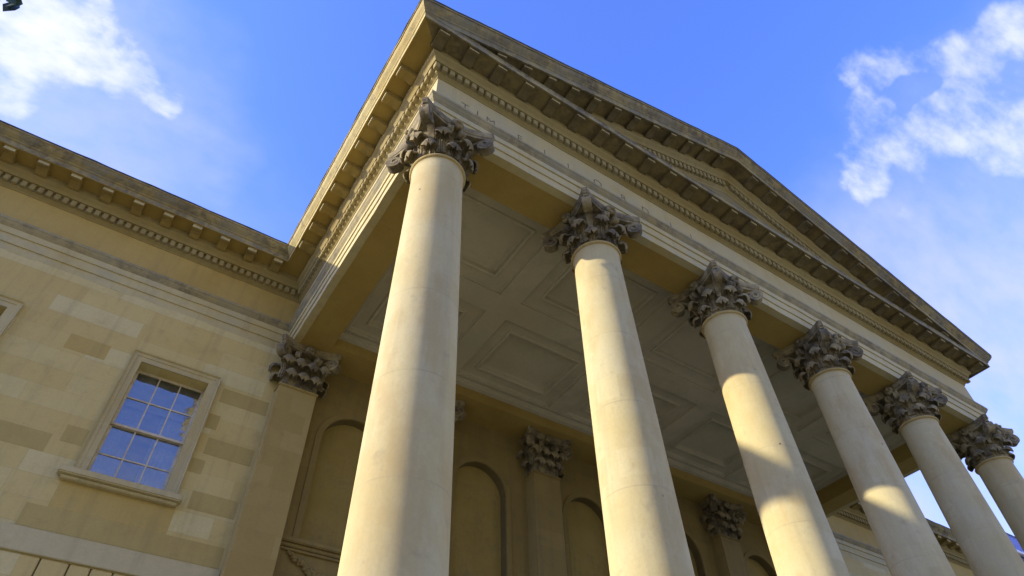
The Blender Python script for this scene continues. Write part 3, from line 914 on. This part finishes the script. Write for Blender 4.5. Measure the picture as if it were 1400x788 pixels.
def fleuron(bm, ang, r, z):
    t = bmesh.new()
    for j in range(7):
        a = j * 2 * math.pi / 7
        bmesh.ops.create_icosphere(t, subdivisions=2, radius=0.052, matrix=Matrix.Translation((r + 0.01, 0.062 * math.cos(a), z + 0.062 * math.sin(a))) @ Matrix.Diagonal((0.9, 1, 1, 1)))
    bmesh.ops.create_icosphere(t, subdivisions=2, radius=0.045, matrix=Matrix.Translation((r + 0.06, 0, z)))
    bmesh.ops.create_icosphere(t, subdivisions=2, radius=0.085, matrix=Matrix.Translation((r - 0.05, 0, z)))
    bmesh.ops.rotate(t, verts=t.verts, cent=(0, 0, 0), matrix=Matrix.Rotation(ang, 3, 'Z'))
    me = bpy.data.meshes.new('t'); t.to_mesh(me); t.free(); bm.from_mesh(me); bpy.data.meshes.remove(me)

def shifted(bm, x, y=0.0, z=0.0):
    bmesh.ops.translate(bm, verts=bm.verts, vec=(x, y, z)); return bm

def build_capital(parent, cx, cy, zoff=0.0, sq=False):
    bm = bmesh.new()
    lathe(bm, [(0.385, 0.0), (0.37, 0.03), (0.37, 0.12), (0.378, 0.40), (0.41, 0.60), (0.455, 0.70), (0.47, 0.745), (0.40, 0.75)], 40)
    cap = obj('capital', shifted(bm, cx, cy, zoff), M['capital'], parent, smooth=0.6)
    idx = 0
    for k in range(8):
        bm = bmesh.new(); acanthus(bm, k * math.pi / 4, 0.385, 0.015, 0.235, 0.565, 0.085, 0.085); roughen(bm, 0.012, 9, k)
        obj('acanthus_leaf', shifted(bm, cx, cy, zoff), M['capital'], cap, smooth=0.9)
    for k in range(8):
        bm = bmesh.new(); acanthus(bm, (k + 0.5) * math.pi / 4, 0.395, 0.10, 0.40, 0.63, 0.088, 0.085); roughen(bm, 0.012, 9, k + 20)
        obj('acanthus_leaf', shifted(bm, cx, cy, zoff), M['capital'], cap, smooth=0.9)
    for k in range(4):
        bm = bmesh.new(); volute(bm, math.pi / 4 + k * math.pi / 2, 0.42, 0.765, 0.605, 0.135, 0.075, 0.38); roughen(bm, 0.006, 9, k + 40)
        obj('volute', shifted(bm, cx, cy, zoff), M['capital'], cap, smooth=0.9)
    for k in range(8):
        sgn = 1 if k % 2 else -1
        bm = bmesh.new(); volute(bm, (k // 2) * math.pi / 2 + sgn * 0.20, 0.41, 0.505, 0.635, 0.075, 0.05, 0.42)
        obj('helix', shifted(bm, cx, cy, zoff), M['capital'], cap, smooth=0.9)
    bm = abacus_bm(); obj('abacus', shifted(bm, cx, cy, zoff), M['capital'], cap)
    for k in range(4):
        bm = bmesh.new(); fleuron(bm, k * math.pi / 2, 0.565, 0.80); roughen(bm, 0.008, 14, k)
        obj('fleuron', shifted(bm, cx, cy, zoff), M['capital'], cap, smooth=1.0)
    return cap

# ------------------------------------------------------------------ the six columns
RB, RT, ZB = 0.50, 0.398, PLAT + 0.50
def shaft_r(z):
    t_ = z / ZB
    return RT + (RB - RT) * (1 - (1 - t_) ** 1.35) if t_ < 1 else RB
labels = ['nearest column, tallest in the picture, lit on its left half',
          'sunlit column second from the left, bright down its left side',
          'third column from the left, crossed by a band of shadow',
          'shaded column fourth from the left with one small patch of sun',
          'shaded column second from the right, sky showing on both sides',
          'shaded rightmost column under the far corner of the portico']
col0 = thing('stone_column', labels[0], 'column', (0, 0, PLAT + Z0), 'columns along the front of the portico')
bm = bmesh.new()
prof = [(RB + 0.03, ZB), (RB + 0.03, ZB + 0.04), (RB + 0.005, ZB + 0.07)]
for j in range(1, 41):
    z = ZB + 0.10 + (-0.14 - ZB - 0.10) * j / 40
    prof.append((shaft_r(z), z))
prof += [(RT + 0.004, -0.10), (RT + 0.014, -0.075)]
lathe(bm, prof, 96)
obj('shaft', bm, M['shaft'], col0, smooth=0.5)
bm = bmesh.new()
lathe(bm, [(RT - 0.02, -0.074), (RT + 0.016, -0.074), (RT + 0.016, -0.058), (RT + 0.03, -0.054), (RT + 0.043, -0.040), (RT + 0.047, -0.024), (RT + 0.043, -0.010), (RT + 0.03, 0.002), (RT - 0.02, 0.004)], 96)
obj('astragal', bm, M['astragal'], col0, smooth=0.7)
bm = bmesh.new()
def torus_prof(rc, zc, rr_): return [(rc + rr_ * math.cos(a), zc + rr_ * math.sin(a)) for a in [(-90 + 18 * q) * math.pi / 180 for q in range(11)]]
lathe(bm, [(RB, PLAT + 0.15)] + torus_prof(RB + 0.13, PLAT + 0.24, 0.088) + [(RB + 0.10, PLAT + 0.335), (RB + 0.055, PLAT + 0.38), (RB + 0.06, PLAT + 0.40)] + torus_prof(RB + 0.05, PLAT + 0.445, 0.045) + [(RB, ZB - 0.002)], 64)
obj('base', bm, M['step'], col0, smooth=0.6)
box_obj('plinth', (-RB - .24, RB + .24, -RB - .24, RB + .24, PLAT + 0.001, PLAT + 0.149), M['step'], col0, bev=0.01)
build_capital(col0, 0, 0)
for i in range(1, 6):
    c = copy_tree(col0); c.location.x = i * S; c['label'] = labels[i]

# ------------------------------------------------------------------ pilasters
PX = [0.07] + [i * S + 0.06 for i in range(1, 5)] + [15.96]
YP = 6.10
def build_pilaster(cx):
    pl = bpy.data.objects.new('pilaster', None); COL.objects.link(pl); pl.parent = bw
    pl.location = Vector((cx, YP, PLAT + Z0)) - wloc(bw)
    bm = bmesh.new(); bevel_box(bm, cx - 0.40, cx + 0.40, YP, YB + 0.05, PLAT + 0.3, -0.16, 0.006, 1)
    obj('shaft', bm, M['pil'], pl)
    bm = bmesh.new(); bevel_box(bm, cx - 0.43, cx + 0.43, YP - 0.03, YB + 0.04, -0.158, -0.10, 0.018, 2); obj('astragal', bm, M['pil'], pl)
    bm = bmesh.new(); bevel_box(bm, cx - 0.46, cx + 0.46, YP - 0.06, YB + 0.04, PLAT, PLAT + 0.298, 0.03, 2); obj('base', bm, M['pil'], pl)
    # flat capital: a block with leaves, corner scrolls and abacus in one carving
    bm = bmesh.new()
    add_box(bm, cx - 0.375, cx + 0.375, YP + 0.02, YB + 0.03, -0.098, 0.74)
    zo = -0.11
    tmp = bmesh.new()
    def merge(t):
        me = bpy.data.meshes.new('t'); t.to_mesh(me); t.free(); tmp.from_mesh(me); bpy.data.meshes.remove(me)
    for k in (-1, 0, 1):
        t = bmesh.new(); acanthus(t, -math.pi / 2, 0.0, 0.0, 0.25, 0.26, 0.10, 0.09); merge(shifted(t, cx + k * 0.27, YP + 0.03, zo + 0.02))
    for k in (-0.5, 0.5, -1.45, 1.45):
        t = bmesh.new(); acanthus(t, -math.pi / 2, 0.0, 0.12, 0.42, 0.30, 0.10, 0.09); merge(shifted(t, cx + k * 0.27, YP + 0.03, zo + 0.02))
    for sd in (0, math.pi):
        t = bmesh.new(); acanthus(t, sd, 0.375, 0.0, 0.25, 0.60, 0.10, 0.09); merge(shifted(t, cx, YP + 0.16, zo + 0.02))
        t = bmesh.new(); acanthus(t, sd, 0.375, 0.12, 0.42, 0.66, 0.10, 0.09); merge(shifted(t, cx, YP + 0.28, zo + 0.02))
    for q in (-3, -1):
        t = bmesh.new(); volute(t, q * math.pi / 4, 0.44, 0.775, 0.615, 0.15, 0.085, 0.36); merge(shifted(t, cx, YP + 0.40, zo + 0.10))
    for q in (-1, 1):
        t = bmesh.new(); volute(t, -math.pi / 2 + q * 0.42, 0.40, 0.52, 0.64, 0.085, 0.05, 0.42); merge(shifted(t, cx, YP + 0.36, zo + 0.08))
    t = bmesh.new(); fleuron(t, -math.pi / 2, 0.565, 0.80); merge(shifted(t, cx, YP + 0.38, 0.0))
    roughen(tmp, 0.014, 9, cx)
    me = bpy.data.meshes.new('t'); tmp.to_mesh(me); tmp.free(); bm.from_mesh(me); bpy.data.meshes.remove(me)
    t = shifted(abacus_bm(), cx, YP + 0.38, 0.003)
    me = bpy.data.meshes.new('t'); t.to_mesh(me); t.free(); bm.from_mesh(me); bpy.data.meshes.remove(me)
    obj('capital', bm, M['capital'], pl, smooth=0.9)
    return pl
pil0 = build_pilaster(PX[0])
pil0['label'] = 'corner pilaster beside the left wing, paler than the others'
for x in PX[1:]:
    p_ = copy_tree(pil0, bw)
    p_.location.x += x - PX[0]
    del p_['label']
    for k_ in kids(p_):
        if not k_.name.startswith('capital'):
            k_.material_slots[0].link = 'OBJECT'; k_.material_slots[0].material = M['back']  # inner pilasters: portico shade put into a darker stone

# ------------------------------------------------------------------ portico: entablature, pediment, ceiling
pt = thing('portico_entablature', 'stone entablature and pediment carried by the six columns', 'portico roof', (8, 3.2, Z0 + 0.93))
bm = profile_run(ARCH, (2, 3, 4)); obj('architrave', bm, M['architrave'], pt)
obj('frieze', profile_run(FRZ, (2, 3, 4)), M['frieze'], pt)
obj('architrave_crown', profile_run(CROWN, (2, 3, 4)), M['crown'], pt)
bd = obj('bed_moulding', profile_run(BED, (2, 3, 4)), M['bed'], pt)
bm = bmesh.new()
dentils(bm, 3, -0.52, 16.52); dentils(bm, 2, -0.40, WALL - 0.22)
dentils(bm, 4, -0.40, WALL - 0.22)
obj('dentil_band', bm, M['dent'], bd)
# side cornices carry the full cyma; the front one stops at the corona
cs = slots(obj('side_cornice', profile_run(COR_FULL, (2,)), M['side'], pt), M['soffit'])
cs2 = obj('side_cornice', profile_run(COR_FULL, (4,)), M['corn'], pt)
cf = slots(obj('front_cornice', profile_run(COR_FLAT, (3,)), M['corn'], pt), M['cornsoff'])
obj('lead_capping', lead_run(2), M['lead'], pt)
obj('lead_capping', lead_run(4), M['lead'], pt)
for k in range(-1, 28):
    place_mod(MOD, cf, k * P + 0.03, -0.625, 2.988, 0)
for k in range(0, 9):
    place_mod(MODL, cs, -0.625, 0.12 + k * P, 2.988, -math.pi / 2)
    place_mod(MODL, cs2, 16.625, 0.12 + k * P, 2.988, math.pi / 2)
# soffit beams
SO = M['soffit']
bm = bmesh.new(); add_box(bm, -0.345, 16.345, -0.345, 0.45, 0.936, 1.6); obj('front_beam', bm, SO, pt)
box_obj('side_beam', (-0.345, 0.45, 0.452, WALL + 0.3, 0.936, 1.6), SO, pt)
box_obj('side_beam', (15.55, 16.345, 0.452, WALL + 0.3, 0.936, 1.6), SO, pt)

# raking cornices
SL = 1.0 / 3.0
ZTOP = 3.345
def rake_z(x): return SL * (min(x, 16 - x) + 1.175)
VS = 1.22
def rk(z): return ZTOP + (z - 3.32) * VS
RAKE_BED = [(0.36, rk(2.402)), (0.375, rk(2.41)), (0.385, rk(2.45)), (0.43, rk(2.49)), (0.44, rk(2.50)), (0.44, rk(2.695)), (0.535, rk(2.70)), (0.54, rk(2.72)), (0.565, rk(2.77)), (0.61, rk(2.81)), (0.625, rk(2.83)), (0.625, rk(2.985)), (0.20, rk(2.985)), (0.20, rk(2.402))]
RAKE_COR = [(0.20, rk(2.988))] + [(o_, rk(z)) for o_, z in COR[1:] + CYMA] + [(0.20, ZTOP + 0.03)]
RAKE_LEAD = [(1.19, ZTOP + 0.001), (1.19, ZTOP + 0.024), (0.2, ZTOP + 0.06), (0.2, ZTOP + 0.031)]
def rake(prof, side, cut=True):
    bm = bmesh.new()
    rows = []
    for e_ in (0, 1):
        row = []
        for o_, z in prof:
            far = (side < 0) == (e_ == 0)
            x = 8.0 if not far else (-o_ if side < 0 else 16 + o_)
            row.append(bm.verts.new((x, -o_, z + rake_z(x))))
        rows.append(row)
    n = len(prof)
    for i in range(n):
        bm.faces.new((rows[0][i], rows[0][(i + 1) % n], rows[1][(i + 1) % n], rows[1][i]))
    bm.faces.new(rows[0]); bm.faces.new(list(reversed(rows[1])))
    for q in range(1, 40):
        xq = (-1.2 + 9.2 * q / 40) if side < 0 else (8.0 + 9.2 * q / 40)
        bmesh.ops.bisect_plane(bm, geom=list(bm.verts) + list(bm.edges) + list(bm.faces), plane_co=(xq, 0, 0), plane_no=(1, 0, 0))
    roughen(bm, 0.008, 1.7, 3.0); roughen(bm, 0.006, 6.0, 8.0)
    if cut:
        bmesh.ops.bisect_plane(bm, geom=list(bm.verts) + list(bm.edges) + list(bm.faces), plane_co=(0, 0, 3.118), plane_no=(0, 0, 1), clear_inner=True)
    return bm
MODS = {s: mod_mesh(SL * -s) for s in (-1, 1)}
rk_soff = rk(2.988)
for s in (-1, 1):
    rc = slots(obj('raking_cornice', rake(RAKE_COR, s), M['corn'], pt), M['cornsoff'])
    rb = obj('raking_bed_moulding', rake(RAKE_BED, s), M['bed'], pt)
    obj('lead_capping', rake(RAKE_LEAD, s, cut=False), M['lead'], pt)
    bm = bmesh.new()
    for k in range(int(16 / DP) + 1):
        x = k * DP
        if (x - 8) * s <= 0.05: continue
        zz = rk(2.53) + rake_z(x)
        if zz < 3.16: continue
        t = bmesh.new(); bevel_box(t, x - 0.049, x + 0.049, -0.525, -0.42, rk(2.53), rk(2.685), 0.012, 1)
        for v_ in t.verts: v_.co.z += rake_z(v_.co.x)
        me = bpy.data.meshes.new('t'); t.to_mesh(me); t.free(); bm.from_mesh(me); bpy.data.meshes.remove(me)
    obj('raking_dentil_band', bm, M['dent'], rb)
    for k in range(-1, 28):
        x = k * P + 0.03
        if (x - 8) * s < 0.15: continue
        if rk_soff - 0.16 + rake_z(x) < 3.13: continue
        place_mod(MODS[s], rc, x, -0.625, rk_soff + rake_z(x), 0)
# tympanum and the gable roof behind it
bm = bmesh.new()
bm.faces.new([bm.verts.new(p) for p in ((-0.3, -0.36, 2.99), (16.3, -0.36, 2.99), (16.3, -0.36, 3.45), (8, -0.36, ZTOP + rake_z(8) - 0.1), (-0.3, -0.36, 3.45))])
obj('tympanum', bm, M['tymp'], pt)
bm = bmesh.new()
for s in (-1, 1):
    xa = -1.10 if s < 0 else 17.10
    v = [bm.verts.new(p) for p in ((xa, -0.25, ZTOP + rake_z(xa) + 0.02), (8, -0.25, ZTOP + rake_z(8) + 0.02), (8, 15, ZTOP + rake_z(8) + 0.02), (xa, 15, ZTOP + rake_z(xa) + 0.02))]
    bm.faces.new(v)
obj('gable_roof', bm, M['lead'], pt)

# incised inscription on the front frieze
TXT = [('T', 0.22), ('I', 0.48), ('M', 0.76), ('E', 1.40), ('L', 2.00), ('I', 2.52), ('O', 3.24), ('R', 3.90), ('D', 4.48), ('I', 5.18), ('I', 5.76)]
for ch, x in TXT:
    cu = bpy.data.curves.new('letter', 'FONT')
    cu.body = ch; cu.size = 0.285; cu.extrude = 0.002; cu.align_x = 'CENTER'; cu.offset = -0.006
    to = bpy.data.objects.new('t', cu); COL.objects.link(to)
    bpy.context.view_layer.update()
    me = bpy.data.meshes.new_from_object(to.evaluated_get(bpy.context.evaluated_depsgraph_get()))
    bpy.data.objects.remove(to)
    me.transform(Matrix.Rotation(math.pi / 2, 4, 'X'))
    me.materials.clear(); me.materials.append(M['letter'])
    o = bpy.data.objects.new('incised_letter', me); COL.objects.link(o)
    o.parent = pt; o.location = Vector((x, -0.3635, 1.875 + Z0)) - wloc(pt)

# coffered ceiling, two rows of five
CZ = 1.36
cl_ = bmesh.new()
ybands = [(0.62, 2.72), (3.30, 5.44)]
cells = []
for i in range(5):
    xa, xb = i * S + 0.26, (i + 1) * S - 0.26
    if i == 0: xa = 0.62
    if i == 4: xb = 15.38
    for (ya, yb) in ybands: cells.append((xa, xb, ya, yb))
xs = sorted(set([0.40, 15.60] + [c_[0] for c_ in cells] + [c_[1] for c_ in cells])); ys = sorted(set([0.40, 5.70] + [b for a in ybands for b in a]))
for a, b in zip(xs, xs[1:]):
    for c_, d in zip(ys, ys[1:]):
        if any(e[0] <= (a + b) / 2 <= e[1] and e[2] <= (c_ + d) / 2 <= e[3] for e in cells): continue
        cl_.faces.new([cl_.verts.new(p) for p in ((a, c_, CZ), (a, d, CZ), (b, d, CZ), (b, c_, CZ))])
ceil = obj('ceiling', cl_, M['plaster'], pt, recalc=False)
for (xa, xb, ya, yb) in cells:
    bm = bmesh.new()
    st_ = [(0.0, 0.0), (0.0, 0.045), (0.03, 0.05), (0.05, 0.075), (0.07, 0.08), (0.30, 0.08), (0.31, 0.045), (0.345, 0.035), (0.375, 0.05), (0.385, 0.15), (0.43, 0.17)]
    rows = []
    for ins, up in st_:
        rows.append([bm.verts.new(p) for p in ((xa + ins, ya + ins, CZ + up), (xb - ins, ya + ins, CZ + up), (xb - ins, yb - ins, CZ + up), (xa + ins, yb - ins, CZ + up))])
    for a, b in zip(rows, rows[1:]):
        for i in range(4): bm.faces.new((a[i], b[i], b[(i + 1) % 4], a[(i + 1) % 4]))
    bm.faces.new(list(reversed(rows[-1])))
    obj('coffer', bm, M['plaster'], ceil, recalc=False)
bm = bmesh.new(); add_box(bm, 0.3, 15.7, 0.3, 6.6, 1.62, 2.3); obj('ceiling_backing', bm, M['blind'], pt)

# ------------------------------------------------------------------ a street tree beside the forecourt, its outer twigs just reaching the view
tr = thing('street_tree', 'dark green leaf tips hanging in at the corner of the sky above the pale cloud', 'tree', (-7.4, -3.1, 0))
rnd = random.Random(11)
def limb(bm, pts, r0, r1, seg=8):
    rows = []
    for j, p in enumerate(pts):
        p = Vector(p); a = Vector(pts[max(0, j - 1)]); b = Vector(pts[min(len(pts) - 1, j + 1)])
        d = (b - a).normalized(); u = d.orthogonal().normalized(); w = d.cross(u)
        r = r0 + (r1 - r0) * j / (len(pts) - 1)
        rows.append([bm.verts.new(p + (u * math.cos(2 * math.pi * i / seg) + w * math.sin(2 * math.pi * i / seg)) * r) for i in range(seg)])
    for a, b in zip(rows, rows[1:]):
        for i in range(seg): bm.faces.new((a[i], a[(i + 1) % seg], b[(i + 1) % seg], b[i]))
bm = bmesh.new()
g = GR
limb(bm, [(-7.4, -3.1, g), (-7.35, -3.05, g + 1.5), (-7.2, -2.95, g + 3.2), (-7.0, -2.8, g + 5.2), (-6.9, -2.7, g + 7.4), (-6.85, -2.7, g + 8.8)], 0.19, 0.03)
tips = []
for k in range(16):
    a = k * 2.4; h = 4.2 + 0.28 * k
    st0 = Vector((-7.1, -2.88, g + h)); L = rnd.uniform(1.0, 1.6)
    en = st0 + Vector((math.cos(a) * L, math.sin(a) * L, rnd.uniform(0.3, 0.9)))
    en.x = min(en.x, -5.9)
    limb(bm, [st0, st0.lerp(en, .5) + Vector((0, 0, .12)), en], 0.05, 0.012, 6); tips += [en, st0.lerp(en, .6)]
tw = [(-6.95, -2.75, g + 5.9), (-6.1, -2.35, g + 6.75), (-5.25, -1.95, g + 7.12), (-4.58, -1.64, g + 7.21)]
limb(bm, tw, 0.045, 0.008, 6)
obj('trunk', bm, M['bark'], tr, smooth=0.8)
bm = bmesh.new()
def leaf(p, size, dirv):
    d = dirv.normalized(); u = d.orthogonal().normalized()
    u = Matrix.Rotation(rnd.uniform(0, 6.28), 3, d) @ u
    n = d.cross(u)
    o = [Vector((0, 0)), Vector((.32, .30)), Vector((.36, .62)), Vector((0, 1)), Vector((-.36, .62)), Vector((-.32, .30))]
    vs = [bm.verts.new(p + (u * q.x + d * q.y) * size + n * abs(q.x) * size * 0.25) for q in o]
    bm.faces.new(vs[:4]); bm.faces.new((vs[0], vs[3], vs[4], vs[5]))
for k in range(4200):
    c_ = Vector(rnd.choice(tips)) if rnd.random() < .7 else Vector((-6.95, -2.75, g + 7.2))
    p = c_ + Vector((rnd.gauss(0, .36), rnd.gauss(0, .42), rnd.gauss(0, .40)))
    if p.x > -5.75: continue
    leaf(p, rnd.uniform(.10, .17), Vector((rnd.gauss(0, .6), rnd.gauss(0, .6), rnd.uniform(-1, .2))))
for a, b in zip(tw[1:], tw[2:]):
    for k in range(9):
        p = Vector(a).lerp(Vector(b), rnd.random())
        leaf(p + Vector((rnd.gauss(0, .04), rnd.gauss(0, .04), 0)), rnd.uniform(.13, .18), Vector((rnd.gauss(0, .5), rnd.gauss(0, .5), -1)))
for k in range(2): leaf(Vector(tw[-1]), 0.17, Vector((rnd.gauss(0.3, .4), rnd.gauss(0, .4), -1)))
obj('crown', bm, M['leaf'], tr, recalc=False)
